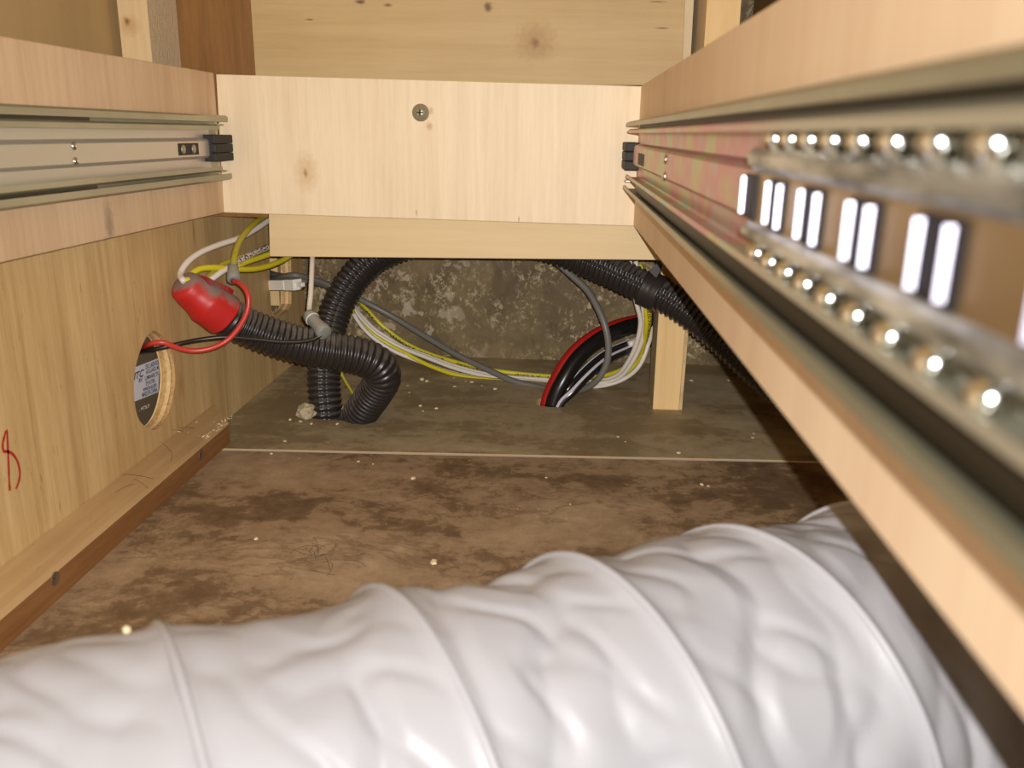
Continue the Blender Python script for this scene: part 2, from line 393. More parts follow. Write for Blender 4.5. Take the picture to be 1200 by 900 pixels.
white_ink = plain('white_ink', (230, 226, 214), .6)
screw_m = plain('screw_metal', (168, 158, 132), .38, .55); slot_m = plain('screw_recess', (30, 26, 22), .6)
chip_m = plain('wood_chip', (226, 204, 164), .8); foam_m = rough_wood('foam', (150, 132, 100), (206, 190, 158)); hair_m = plain('hair', (58, 40, 26), .6)

# ------------------------------------------------------------------ setting
# floor slab with the two cable holes, two vinyl tiles and the joint between
def ell(c, rx, ry, n=28, z=0.0, wob=.06, seed=0):
    return [Vector((c[0]+rx*math.cos(2*PI*k/n)*(1+wob*noise.noise((k*.7, seed, 0))), c[1]+ry*math.sin(2*PI*k/n)*(1+wob*noise.noise((k*.7, seed, 5))), z)) for k in range(n)]
hA = WZ(399, 484); hB = WZ(646, 471.5)
J0 = WZ(275, 527); J1 = WZ(940, 541); sl = (J1.y-J0.y)/(J1.x-J0.x)
def jy(x): return J0.y+(x-J0.x)*sl
XW0, XW1, YB = -.2595, .235, .838
def at_z(pts, z): return [Vector((p.x, p.y, z)) for p in pts]
fx0, fx1, fy0 = -.36, .26, -.08
floor_ob = part('floor', plate([Vector((fx0, fy0, -.0022)), Vector((fx1, fy0, -.0022)), Vector((fx1, .86, -.0022)), Vector((fx0, .86, -.0022))],
            [at_z(ell(hA, .0345, .0195, seed=1), -.0022), at_z(ell(hB, .0150, .0140, seed=2), -.0022)], (0, 0, -.014)), [hole_wood, hole_wood], kind='structure')
x0, x1 = -.2590, .2345
part('tile', plate([Vector((x0, jy(x0)+.0022, 0)), Vector((x1, jy(x1)+.0022, 0)), Vector((x1, YB-.0005, 0)), Vector((x0, YB-.0005, 0))],
     [ell(hA, .0335, .0185, seed=1), ell(hB, .0142, .0132, seed=2)], (0, 0, -.0022)), [slate_rear, hole_wood], floor_ob, label='rear vinyl tile, greyer and darker')
part('tile', quadslab([Vector((x0, fy0, 0)), Vector((x1, fy0, 0)), Vector((x1, jy(x1)-.0022, 0)), Vector((x0, jy(x0)-.0022, 0))], (0, 0, -.0022)), slate_front, floor_ob, label='front vinyl tile, mottled tan and brown')
part('grout_line', quadslab([Vector((x0, jy(x0)-.0022, -.0005)), Vector((x1, jy(x1)-.0022, -.0005)), Vector((x1, jy(x1)+.0022, -.0005)), Vector((x0, jy(x0)+.0022, -.0005))], (0, 0, -.0016)), grout, floor_ob)
part('underfloor_light_stop', box(nb(), fx0, fx1, fy0, .86, -.075, -.07), dark_void, kind='structure')  # unseen dark plate, added to keep light from entering below the floor
part('wall_back', box(nb(), -.36, .26, YB, YB+.012, 0, .45), backm, kind='structure')
# plywood wall at left with round hole and a notch
XL = XW0
hole_px = [(182, 388), (193, 397), (200, 410), (204, 425), (205.5, 442), (204, 460), (200, 478), (194, 492), (187, 500), (180, 504), (171, 500.5), (163, 492), (159, 479), (157.5, 466), (157, 450), (158.5, 432), (163, 415), (167, 404), (171, 396), (176, 390)]
def dens(px, closed=True, n=3):
    out = []; N = len(px)
    for i in range(N):
        p0, p1, p2, p3 = [Vector(px[(i+k) % N]) for k in (-1, 0, 1, 2)]
        for k in range(n):
            t = k/n; out.append(tuple(.5*((2*p1)+(p2-p0)*t+(2*p0-5*p1+4*p2-p3)*t*t+(3*p1-p0-3*p2+p3)*t**3)))
    return out
hole = [WX(a, b, XL) for a, b in dens(hole_px)]
notch_px = [(316, 300), (316, 335), (318, 362), (321, 369), (329, 371), (338, 363), (341.5, 356), (342, 330), (341, 300)]
notch = [WX(a, b, XL) for a, b in notch_px]
wl = part('wall_left', plate([Vector((XL, -.08, .0)), Vector((XL, YB, .0)), Vector((XL, YB, .172)), Vector((XL, -.08, .172))], [hole, notch], (-.0105, 0, 0)), [fir, ply_e], kind='structure')
# red handwritten mark on the plywood
def ribbon(bm, pts, wd, x):
    sp = catmull(pts, .0012)
    L, Rr = [], []
    for i, (p, s) in enumerate(sp):
        t = (sp[min(i+1, len(sp)-1)][0]-sp[max(i-1, 0)][0]).normalized(); n_ = Vector((0, -t.z, t.y)); ww = wd*(1+.25*noise.noise((s*300, 1, x)))
        L.append(bm.verts.new((x, p.y+n_.y*ww/2, p.z+n_.z*ww/2))); Rr.append(bm.verts.new((x, p.y-n_.y*ww/2, p.z-n_.z*ww/2)))
    for i in range(len(L)-1): bm.faces.new((L[i], L[i+1], Rr[i+1], Rr[i]))
bm = nb()
ribbon(bm, [WX(a, b, XL) for a, b in [(10.8, 575), (10, 560), (9, 535), (8.2, 518), (7.2, 504), (4.5, 511), (2.5, 522), (4, 529), (8, 529), (14, 532), (19.5, 540), (22.5, 553), (21.5, 564), (18, 573)]], .0015, XL+.0003)
part('marker_scribble', bm, marker, wl)
part('wall_left_light_stop', box(nb(), -.345, -.335, -.08, YB, 0, .45), tan, kind='structure')  # unseen enclosure, added to stop light leaking in behind the plywood
part('wall_left_upper', box(nb(), -.325, -.3135, -.08, YB, .19, .45), tan, kind='structure')
part('wall_right', box(nb(), XW1, XW1+.01, -.08, YB, 0, .45), tan_dark, kind='structure')
part('wall_right_upper', box(nb(), .155, .165, -.08, .80, .27, .45), tan_dark, kind='structure')
part('ceiling', box(nb(), -.36, .26, .0, .86, .45, .462), tan, kind='structure')  # unseen bench top, added to keep room light out from above

# ------------------------------------------------------------------ the boards of the drawer space
XBL, XBR = -.2404, .0475
bm = quadslab([WX(0, 42, XBL)*0+Vector((XBL, -.05, EYE+.0357)), Vector((XBL, YP, EYE+.0357)), Vector((XBL, YP, EYE-.0575)), Vector((XBL, -.05, EYE-.0565))], (-.012, 0, 0), .0004)
part('side_board', bm, side_l, label='pinkish plywood side board on the left carrying the sharply seen drawer slide', cat='board')
bm = quadslab([Vector((XBR, -.05, EYE+.0300)), Vector((XBR, YP, EYE+.0314)), Vector((XBR, YP, EYE-.0600)), Vector((XBR, -.05, EYE-.0543))], (.012, 0, 0), .0004)
part('side_board', bm, side_r, label='bright plywood side board on the right, close up, carrying the blurred slide', cat='board')
bb = thing('back_board', 'pale birch board across the back with one round screw head', 'board', WY(500, 250, YP))
part('board', quadslab([WY(253, 87, YP), WY(752.5, 101, YP), WY(743, 265, YP), WY(262, 249, YP)], (0, .012, 0), .0003), birch, bb)
sp_ = WY(493, 132, YP)
sc_ = part('screw', lathe(nb(), [(.0058, 0), (.0058, -.0006), (.0052, -.0011), (.0042, -.0012), (.0040, -.0020), (.0034, -.0028), (.0020, -.0034), (.0005, -.0036)], sp_, (0, 1, 0)), screw_m, bb, sm=True)
bm = nb(); box(bm, sp_.x-.0022, sp_.x+.0022, sp_.y-.0037, sp_.y-.0030, sp_.z-.0005, sp_.z+.0005); box(bm, sp_.x-.0005, sp_.x+.0005, sp_.y-.0037, sp_.y-.0030, sp_.z-.0022, sp_.z+.0022)
part('screw_recess', bm, slot_m, sc_)
YS = YP+.0125
a = WY(314.5, 240, YS); b_ = WY(316, 300.5, YS); c_ = WY(770, 304.5, YS); c2 = WY(800, 305, YS); d_ = WY(800, 250, YS)
part('lower_board', quadslab([a, d_, c2, b_], (0, .012, 0), .0003), [birch_low], label='pale lower strip of wood below the back board, above the cables', cat='board')
part('support_strip', box(nb(), -.2555, a.x-.001, .6135, .628, EYE-.0615, EYE-.050), mahog, label='thin brown wood strip under the left end of the back board', cat='strip')
# upper cabinet pieces
part('plywood_panel', quadslab([WY(293, 0, .636)+Vector((-.0003, 0, .1)), WY(797, 0, .636)+Vector((0, 0, .1)), WY(799, 100, .636), WY(300, 100, .636)], (0, .010, 0), .0003), upper,
     label='upper honey plywood panel with knots behind the back board', cat='panel')
p0 = WY(206, 0, .657); p1 = WY(214, 90, .657)
part('mahogany_board', quadslab([Vector((p0.x-.004, .657, .34)), Vector((-.205, .657, .34)), Vector((-.205, .657, .22)), Vector((p1.x-.004, .657, .22))], (0, .010, 0)), mahog,
     label='dark reddish brown upright board at upper left beside the plywood panel', cat='board')
def by_side(bm, test):
    bm.normal_update()
    for f in bm.faces: f.material_index = 1 if test(f) else 0
    return bm
q0 = WY(137, 0, .61); q1 = WY(172.5, 0, .61); q2 = WY(179, 80, .61); q3 = WY(144, 70, .61)
part('wooden_stud', by_side(quadslab([Vector((q0.x, .61, .42)), Vector((q1.x, .61, .42)), Vector((q2.x, .61, .215)), Vector((q3.x, .61, .215))], (0, .046, 0)), lambda f: abs(f.normal.x) > .7), [stud_face, stud_side],
     label='upright stud with a knot at upper left, rough grey on its side', cat='stud')
q0 = WY(827, 0, .61); q1 = WY(866, 0, .61); q2 = WY(864, 80, .61); q3 = WY(824, 80, .61)
part('wooden_stud', by_side(quadslab([Vector((q0.x, .61, .42)), Vector((q1.x, .61, .42)), Vector((q2.x, .61, .215)), Vector((q3.x, .61, .215))], (0, .085, 0)), lambda f: abs(f.normal.x) > .7), [pine, stud_side],
     label='pale upright stud at upper right above the right side board', cat='stud')
part('edge_strip', quadslab([WY(800, 0, .65)+Vector((0, 0, .08)), WY(811, 0, .65)+Vector((0, 0, .08)), WY(808, 90, .65), WY(797, 90, .65)], (0, .012, 0)), stud_side,
     label='narrow rough strip of wood between the upper panel and the right stud', cat='strip')
# post
f0 = WZ(765, 480.5); f1 = WZ(799.5, 481); yp = .686
post = thing('wooden_post', 'short square pine post standing on the floor behind the right board', 'post', ((f0.x+f1.x)/2, yp, 0))
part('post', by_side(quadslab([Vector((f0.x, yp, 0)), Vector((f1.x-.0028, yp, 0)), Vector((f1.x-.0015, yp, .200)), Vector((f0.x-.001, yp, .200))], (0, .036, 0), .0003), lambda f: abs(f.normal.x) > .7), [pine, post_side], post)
part('ply_strip', quadslab([Vector((f1.x-.0027, yp+.001, 0)), Vector((f1.x, yp+.001, 0)), Vector((f1.x+.001, yp+.001, .200)), Vector((f1.x-.0014, yp+.001, .200))], (0, .034, 0), .0002), birch_edge, post)
# cleat on the floor along the plywood wall
prof = [(-.2592, 0), (-.238, 0), (-.238, .0138), (-.2408, .0158), (-.2592, .0198)]
bm = nb(); A = [bm.verts.new((x, -.05, z)) for x, z in prof]; B = [bm.verts.new((x, .572-(x+.238)*1.2, z)) for x, z in prof]
bm.faces.new(A); bm.faces.new(B[::-1])
for i in range(5): bm.faces.new((A[i], B[i], B[(i+1) % 5], A[(i+1) % 5]))
by_side(bm, lambda f: f.normal.x > .9)
cl = thing('wood_cleat', 'long floor cleat along the left plywood wall, pine top and brown side', 'cleat', (-.249, .3, 0))
part('cleat', bm, [pine_y, cleat_brown], cl)
for (px, py) in ((64, 678), (235, 533)):
    kp = WX(px, py, -.238); part('nail_head', lathe(nb(), [(.0035, .0002), (.0032, .0007), (.0018, .0004), (.0004, .0002)], kp, (1, 0, 0), 14), plain('nail_grey', (96, 74, 52), .8), cl)
bm = nb()                                                      # torn wood fibres at the end of the cleat
for k in range(70):
    y = random.uniform(.535, .585); x = random.uniform(-.2425, -.2385) if k < 50 else random.uniform(-.2585, -.24)
    p = Vector((x, y, .0158+(-.2408-x)*.2)); d = Vector((random.uniform(-1, 1), random.uniform(-1, 1.6), random.uniform(.1, .7))).normalized()*random.uniform(.001, .004)
    s = Vector((random.uniform(-1, 1), random.uniform(-1, 1), .2)).normalized()*.0005
    v = [bm.verts.new(p-s), bm.verts.new(p+s), bm.verts.new(p+d)]; bm.faces.new(v)
part('torn_fibres', bm, chip_m, cl, kind='stuff')

# ------------------------------------------------------------------ drawer slides
ZS = EYE-.0130; HH = .0205
OUT = [(.0098, HH-.0036), (.0100, HH-.0006), (.0092, HH), (.0015, HH), (.0006, HH-.001), (.0006, -HH+.001), (.0015, -HH), (.0092, -HH), (.0100, -HH+.0006), (.0098, -HH+.0036)]
INN = [(.0094, .0118), (.0096, .0141), (.0088, .0147), (.0028, .0146), (.0018, .0138), (.0018, .0066), (.0026, .0058), (.0046, .0054), (.0054, .0046), (.0054, -.0046), (.0046, -.0054), (.0026, -.0058), (.0018, -.0066), (.0018, -.0138), (.0028, -.0146), (.0088, -.0147), (.0096, -.0141), (.0094, -.0118)]
def bumper(xb, sg, y0, y1, parent):
    bm = nb()
    for k in range(3): box(bm, min(xb+sg*.0016, xb+sg*.0104), max(xb+sg*.0016, xb+sg*.0104), y0, y1, ZS-.0086+k*.0058, ZS-.0086+k*.0058+.0056, .0009)
    part('bumper', bm, black_rub, parent)
def dimples(xs, sg, y, parent):
    for dz in (.0035, -.0035):
        o = Vector((xs, y, ZS+dz)); part('dimple', lathe(nb(), [(.0021, 0), (.0016, .0008), (.0005, .0012)], o, (sg, 0, 0), 12), chrome, parent, sm=True)
# left slide
sl_ = thing('drawer_slide', 'left zinc drawer slide on the pinkish board, with two tiny screws in its slot', 'drawer slide', (XBL+.005, .30, ZS-HH))
part('outer_rail', rail(OUT, .0011, XBL, 1, ZS, -.04, .592), zinc, sl_)
bm = rail(INN, .0009, XBL, 1, ZS, -.04, .578)
for f in bm.faces: f.material_index = 1 if f.calc_center_median().x-XBL > .0072 else 0
inner = part('inner_rail', bm, [zinc_in, zinc], sl_)
dimples(XBL+.0058, 1, WX(86, 179, XBL+.0052).y, inner)
ya = WX(207, 174, XBL+.005).y; yb = WX(231, 174, XBL+.005).y
bm = nb(); box(bm, XBL+.0056, XBL+.0060, ya, yb, ZS-.0036, ZS+.0036, 0); part('slot', bm, black_gap, inner)
for t_ in (.22, .74):
    o = Vector((XBL+.0060, ya+(yb-ya)*t_, ZS)); part('screw', lathe(nb(), [(.0030, 0), (.0026, .0007), (.0012, .0011), (.0004, .0011)], o, (1, 0, 0), 16), screw_m, inner, sm=True)
for zz in (.0158, -.0158):
    bm = nb(); box(bm, XBL+.003, XBL+.0086, -.04, WX(104, 140, XBL+.008).y, ZS+zz-.0010, ZS+zz+.0010, .0002); part('ball_cage', bm, grease_gap_shade, sl_)
bumper(XBL, 1, .568, .5985, sl_)
for sg2 in (1, -1):                                             # bent stop tabs at the inner end of the channel
    bm = nb(); box(bm, XBL+.004, XBL+.0098, .577, .586, ZS+sg2*.0150-.0005, ZS+sg2*.0150+.0005, .0002); part('stop_tab', bm, zinc, sl_)
# right slide
sr = thing('drawer_slide', 'right drawer slide, near and blurred, with two rows of steel balls', 'drawer slide', (XBR-.005, .28, ZS-HH))
YR0 = -.03
INR = [(.0094, .0142), (.0096, .0156), (.0088, .0162), (.0028, .0162), (.0018, .0152), (.0018, .0080), (.0026, .0072), (.0046, .0066), (.0054, .0058), (.0054, -.0040), (.0046, -.0048), (.0026, -.0054), (.0018, -.0062), (.0018, -.0118), (.0028, -.0128), (.0088, -.0128), (.0096, -.0122), (.0094, -.0108)]
part('outer_rail', rail([(u, math.copysign(HH-.0024, z) if abs(abs(z)-HH+.0036) < 1e-6 else z) for u, z in OUT], .0011, XBR, -1, ZS, YR0, .568), zinc, sr)
inner = part('inner_rail', rail(INR, .0009, XBR, -1, ZS, YR0, .556), irid, sr)
for za, zb_ in ((.0168, .0192), (-.0186, -.0136)):
    part('ball_cage', box(nb(), XBR-.0074, XBR-.003, YR0, .50, ZS+za, ZS+zb_, .0003), grease_gap_shade, sr)  # greased second cage, its dark colour also paints shade into the gap
dimples(XBR-.0058, -1, WX(782, 194, XBR-.0052).y, inner)
bm = nb(); box(bm, XBR-.0061, XBR-.0056, WX(757, 184, XBR-.005).y, WX(750, 184, XBR-.005).y, ZS-.0032, ZS+.0032); part('slot', bm, black_gap, inner)
bumper(XBR, -1, .562, .5985, sr)
for sg2 in (1, -1):
    bm = nb(); box(bm, XBR-.0098, XBR-.004, .556, .567, ZS+sg2*.0150-.0005, ZS+sg2*.0150+.0005, .0002); part('stop_tab', bm, zinc, sr)
part('ball_cage', rail([(.0068, .0062), (.0082, .0075), (.0086, .0094), (.0072, .0106)], .0008, XBR, -1, ZS, YR0, .192), galv, sr)
part('ball_cage', rail([(.0068, -.0046), (.0082, -.0056), (.0086, -.0068), (.0072, -.0080)], .0008, XBR, -1, ZS, YR0, .192), galv, sr)
web = part('cage_web', rail([(.0066, .0066), (.0066, -.0052)], .0008, XBR, -1, ZS, YR0, .1915), web_tan, sr)
ball_me = None
for zz, ph_ in ((.0128, 0), (-.0100, .0056)):
    for k in range(16):
        y = .174-k*.01265+ph_
        if ball_me is None:
            bm = nb(); bmesh.ops.create_uvsphere(bm, u_segments=20, v_segments=12, radius=.0024); ball_me = to_mesh('ball', bm, True); ball_me.materials.append(chrome)
        o = bpy.data.objects.new('ball', ball_me); C.objects.link(o); o.parent = sr
        o.location = Vector((XBR-.0074, y, ZS+zz))-BASE[sr.name]
# cage web slots: dark plate each, flash glints on the edges built as tabs
def glint_tab(bm, x, y, z, wd, h, ang):
    n_ = Vector((-math.cos(ang), -math.sin(ang), 0)); t_ = Vector((-n_.y, n_.x, 0)); c = Vector((x, y, z))
    vs = []
    for (s, q, dd) in ((-1, -1, 0), (1, -1, 0), (1, 1, 0), (-1, 1, 0)): vs.append(c+t_*s*wd/2+Vector((0, 0, q*h/2)))
    v = [bm.verts.new(p) for p in vs]; v2 = [bm.verts.new(p-n_*.0006) for p in vs]
    bm.faces.new(v); bm.faces.new(v2[::-1])
    for i in range(4): bm.faces.new((v[i], v2[i], v2[(i+1) % 4], v[(i+1) % 4]))
for (px, wide) in ((880, 1), (912, 0), (955, 0), (1018, 0), (1111, 0), (1290, 0)):
    xs = XBR-.0072; c = WX(px, 230, xs); y = c.y
    sl_o = part('slot', box(nb(), xs-.0003, xs, y-.0058, y+.0058, ZS-.0040, ZS+.0054), black_gap, web)
    for dy in ((.0042,) if wide else ((-.0048, .0048) if px < 1000 else (-.0040, .0040))):
        d = (CAM-Vector((xs, y+dy, ZS))).normalized(); ang = math.atan2(-d.y, -d.x)
        bm = nb(); glint_tab(bm, xs-.0010, y+dy, ZS+.0007, (.0009 if px < 1000 else .0011), .0080, math.atan2(abs(d.y), abs(d.x))); part('glint_tab', bm, glint_white, web)

# ------------------------------------------------------------------ corrugated looms
def ridge(r, per, depth, seam=None):
    def fn(s, a, L):
        q = (s/per) % 1.0
        h = 0.5+0.5*math.cos(2*PI*q); h = h**.6
        rr = r-depth*(1-h)
        if seam is not None:
            da = abs((a-seam+PI) % (2*PI)-PI)
            if da < .09: rr -= .0024
        return rr
    return fn
P1 = [WX(214, 329, XL+.012), WY(240, 353, .548), WY(280, 379, .566), WY(330, 398, .578), WY(380, 410, .590), WY(418, 416, .598), WY(440, 425, .604), WY(449, 440, .610), WY(441, 458, .620), WY(427, 478, .630), WY(416, 497, .640)]
P1.append(P1[-1]+Vector((-.004, .006, -.055)))
l1 = thing('cable_loom', 'dusty corrugated black loom with red taped end, bent into the floor hole', 'cable loom', P1[-2])
part('loom_tube', tube([WY(255, 364, .5545)]+P1[2:], .0138, 28, .00072, ridge(.0138, .0043, .0017), up0=(0, 0, 1)), loom_dusty, l1, sm=True)
def tape_r(s, a, L):
    q = s/L; r = .0100+.0050*min(1, q/.6)
    if s < .004: r *= .55+.45*math.sqrt(max(0, 1-(1-s/.004)**2))
    return r*(1+.05*noise.noise((math.cos(a)*1.2, math.sin(a)*1.2, s*110)))
tp = part('red_tape', tube([WY(212, 331, .540), WY(221, 338, .544), WY(236, 349, .549), WY(250, 360, .553), WY(263, 369.5, .558)], .0145, 26, .0008, tape_r), red_tape, l1, sm=True)
bm = nb(); fl_pts = [WY(230, 327, .546), WY(244, 330, .545), WY(257, 334.5, .546), WY(267, 339.5, .548), WY(273, 343, .550)]
sp2 = catmull(fl_pts, .002); U = []; D = []
for i, (p, s) in enumerate(sp2):
    q = i/(len(sp2)-1); wd = .0030*(1-.55*q); U.append(bm.verts.new(p+Vector((.001*math.sin(q*9), .001, wd)))); D.append(bm.verts.new(p+Vector((0, -.001, -wd*.8))))
for i in range(len(U)-1): bm.faces.new((U[i], U[i+1], D[i+1], D[i]))
bmesh.ops.solidify(bm, geom=list(bm.faces), thickness=.0004)
part('tape_flap', bm, red_tape, tp)
P2 = [WZ(382, 487)+Vector((0, .004, -.055)), WZ(382, 487)+Vector((0, .002, 0)), WY(380, 450, .648), WY(384, 400, .664), WY(400, 350, .680), WY(433, 307, .690), WY(480, 285, .697), WY(560, 274, .700), WY(640, 288, .700), WY(690, 307, .693), WY(735, 327, .680), WY(790, 354, .664), WY(840, 391, .652), WY(890, 436, .640), WY(950, 478, .640)]
e = P2[-1]; P2.append(Vector((.222, e.y, max(e.z, .03))))
l2 = thing('cable_loom', 'long black corrugated loom arching behind the lower strip from floor to right', 'cable loom', P2[1])
part('loom_tube', tube(P2, .0133, 40, .00078, ridge(.0133, .0047, .0018, .1), up0=(0, -1, 0)), loom, l2, sm=True)
tpts = [WY(754, 336, .6745), WY(764, 340.5, .6720), WY(775, 346, .6685)]
part('tape_band', tube(tpts, .0142, 28, .0012, lambda s, a, L: .0146+.0005*noise.noise((a*2, s*400, 3))), plain('black_tape', (40, 36, 33), .4), l2, sm=True)
part('tape_tail', quadslab([WY(761, 318, .664), WY(772, 306, .664), WY(777, 311, .664), WY(769, 326, .664)], (0, .0006, 0)), plain('black_tape_tail', (44, 40, 36), .45), l2)

# ------------------------------------------------------------------ cables and wires
def cable(name, label, pts, r, m_, cat='cable', group=None, seg=12, parent=None):
    q = []
    for p in pts:
        v = WY(*p) if not isinstance(p, Vector) else p.copy()
        q.append(v)
    return part(name, tube(q, r, seg, .0035), m_, parent, sm=True, label=label if parent is None else None, group=GRP.get(name, group), cat=cat if parent is None else None)
GRP = {'house_cable': 'house cables in the sagging back bundle', 'battery_cable': 'cables rising from the right floor hole'}
def FL(px, py, r): return WZ(px, py, r)          # a cable of radius r lying on the floor at this pixel
# long house cables crossing the floor at the back and rising at the right
yA = [(424, 310, .775), (414, 335, .785), (421, 354, .800), (431, 364, .806), (443, 377, .808), (457, 389, .808), (472, 400, .806), (488, 408.5, .803), (510, 417, .797), (530, 423, .790), (555, 430, .782), (585, 435, .776), (632, 440, .774), (666, 442, .770), (706, 440.5, .760), (728, 433, .750), (745, 419, .738), (755.5, 401, .724), (760.5, 380, .706), (760.5, 362, .697), (756, 340, .697), (752, 312, .700)]
wA = [(419, 315, .765), (410, 340, .778), (416, 361, .790), (427, 374, .796), (438, 385, .798), (453, 395, .798), (472, 406.5, .797), (500, 417, .791), (530, 428, .783), (555, 435, .776), (580, 440, .771), (640, 445, .764), (690, 447.5, .752), (721, 441, .740), (737, 422, .728), (747, 398, .718), (750.5, 376, .712), (746, 356, .707), (741, 330, .706), (738, 306, .706)]
wB = [(415, 318, .762), (409, 342, .774), (415.5, 363, .786), (426, 377, .791), (438, 388.5, .793), (453, 398.5, .793), (472, 408, .793), (500, 419, .788), (530, 430.5, .780), (555, 437.5, .773), (580, 442.5, .767), (640, 448, .759), (692, 450, .746), (724, 443.5, .735), (741, 424, .724), (752, 400, .716), (755.5, 378, .710), (753, 356, .706), (748, 330, .706), (745, 306, .706)]
yB = [(428, 300, .725), (424, 330, .735), (416, 352, .760), (414, 367, .778), (425, 381, .784), (441, 394.5, .786), (457, 404.5, .787), (480, 416.5, .784), (500, 427, .779), (530, 438, .770), (555, 443, .764), (585, 446.5, .760), (640, 452, .752), (700, 449, .745), (731, 438.5, .742), (748, 422, .735), (755, 400, .717), (757.5, 379, .704), (757, 360, .699), (753, 335, .699), (750, 310, .702)]
wC = [(411, 322, .752), (408, 344, .766), (412.5, 364, .777), (425, 383.5, .781), (437, 395.5, .782), (449, 404, .783), (465, 413, .782), (490, 423, .786), (505, 428.5, .783), (530, 437, .776), (560, 443, .769), (600, 447, .763), (650, 451.5, .755), (690, 453, .745), (709, 451.5, .740), (733, 443, .737), (750, 427.5, .730), (759.5, 404, .731), (766, 382, .742), (774, 352, .752), (780, 310, .76)]
RC = .0020
cable('house_cable', 'yellow cable with black print, highest of the sagging bundle at the back', yA, RC, yel_p)
cable('house_cable', 'white cable just under the printed yellow one in the back bundle', wA, RC, white_j)
cable('house_cable', 'second white cable from the top of the sagging back bundle', wB, RC, white_j)
cable('house_cable', 'plain yellow cable running lowest along the floor in the back bundle', yB, RC, yel_j)
cable('house_cable', 'white printed cable on the outside of the curve next to the post', wC, RC, white_p)
# grey cable
gpts = [WX(313, 318, -.285), WX(322, 322, -.262), (350, 327.5, .742), (378, 333, .765), (420, 350, .790), (460, 371, .796), (500, 395, .787), (540, 418, .772), (580, 437, .757), (600, 446, .750), (630, 453.5, .742), (660, 458.5, .725), (684, 456, .708), (700, 445, .700), (710.5, 427, .697), (713, 405, .697), (709, 382, .699), (700, 360, .705), (688, 340, .713), (670, 323, .720), (650, 305, .726)]
cable('grey_cable', 'grey cable slanting down to the floor and looping up beside the black cables', gpts, .0029, gray_j)
cable('grey_cable', 'short grey cable above the white connector at the left wall opening', [WX(312, 330, -.285), WX(320, 327, -.264), (345, 322.5, .735), (366, 327, .75), (392, 338, .765), (405, 352, .77)], .0026, gray_j)
cable('thin_yellow_wire', 'thin yellow wire peeking out between the two looms near the floor hole', [(393, 400, .690), (396, 428, .690), (403, 443.5, .688), (411, 457, .684), (418, 470, .678), (420, 478, .668)], .0013, yel_d, 'wire')
# battery cables out of the right floor hole
def hole_start(px, py, dy=0.0): p = WZ(px, py); return [p+Vector((-.001, dy, -.05)), p+Vector((0, dy, 0))]
kA = hole_start(648, 473)+[(660, 446, .695), (677, 420, .704), (700, 400, .715), (726, 387, .729), (752, 379.5, .742), (785, 374, .755), (830, 373, .762)]
kR = hole_start(641.5, 473, .0045)+[(652.5, 444, .7045), (671, 415, .714), (694, 395.5, .725), (722, 382.5, .738), (750, 375.5, .751), (785, 369, .766), (830, 368, .774)]
kC = hole_start(655, 472, .002)+[(668, 453, .699), (688, 431, .711), (710, 414, .722), (735, 403.5, .733), (762, 395, .745), (800, 389, .755), (835, 388, .76)]
kD = hole_start(656, 475.5, -.001)+[(672, 458.5, .688), (692, 438, .697), (712, 421.5, .712), (735, 410.5, .725), (757, 402.5, .738), (800, 396, .748)]
cable('battery_cable', 'thick black cable rising from the right floor hole', kA, .0068, black_j, seg=18)
cable('battery_cable', 'red cable running along the outer side of the thick black one', kR, .0058, red_j, seg=18)
cable('battery_cable', 'thin black cable with a narrow white stripe, just inside the curve of the thick one', kC, .0036, black_s, seg=18)
cable('battery_cable', 'thin black cable with a painted pale highlight, lowest at the right floor hole', kD, .0036, black_d, seg=18)
cable('white_sleeve', 'short white cable end behind the white cables near the post', [(737, 404, .7265), (750, 398, .734), (768, 389, .746), (800, 384, .752)], .0030, white_j)
# wires at the left wall
cable('white_cable', 'white cable arching from the red taped loom end up behind the board', [P1[0]+Vector((.002, -.002, .000)), (211, 322, .545), (218, 309, .553), (233, 297, .566), (256, 287, .585), (280, 279, .605), (302, 267, .628), (318, 256, .648), (336, 245, .665)], .0021, white_j)
cable('yellow_cable', 'yellow cable leaving the red taped end and passing behind the wire nut', [P1[0]+Vector((.004, -.001, .000)), (222, 324, .549), (232, 316, .556), (250, 313.5, .566), (275, 315.5, .585), (300, 315, .608), (322, 309, .630), (338, 301, .648), (352, 290, .660)], .0021, yel_j)
cable('white_cable', 'white printed cable slanting behind the grey and red wire nut', [(238, 335, .557), (252, 324, .565), (270, 312, .580), (292, 299, .602), (316, 289, .630), (335, 280, .65)], .0021, white_p)
cable('yellow_cable', 'yellow printed cable slanting beneath the white printed one at left', [(276, 313, .592), (290, 306.5, .606), (304, 302, .620), (318, 297, .634), (338, 291, .652)], .0022, yel_p)
cable('yellow_cable', 'dull yellow cable half hidden at the back of the left bundle', [(240, 330, .562), (256, 313, .575), (275, 304, .592), (292, 298, .606), (318, 287, .64)], .0019, yel_d)
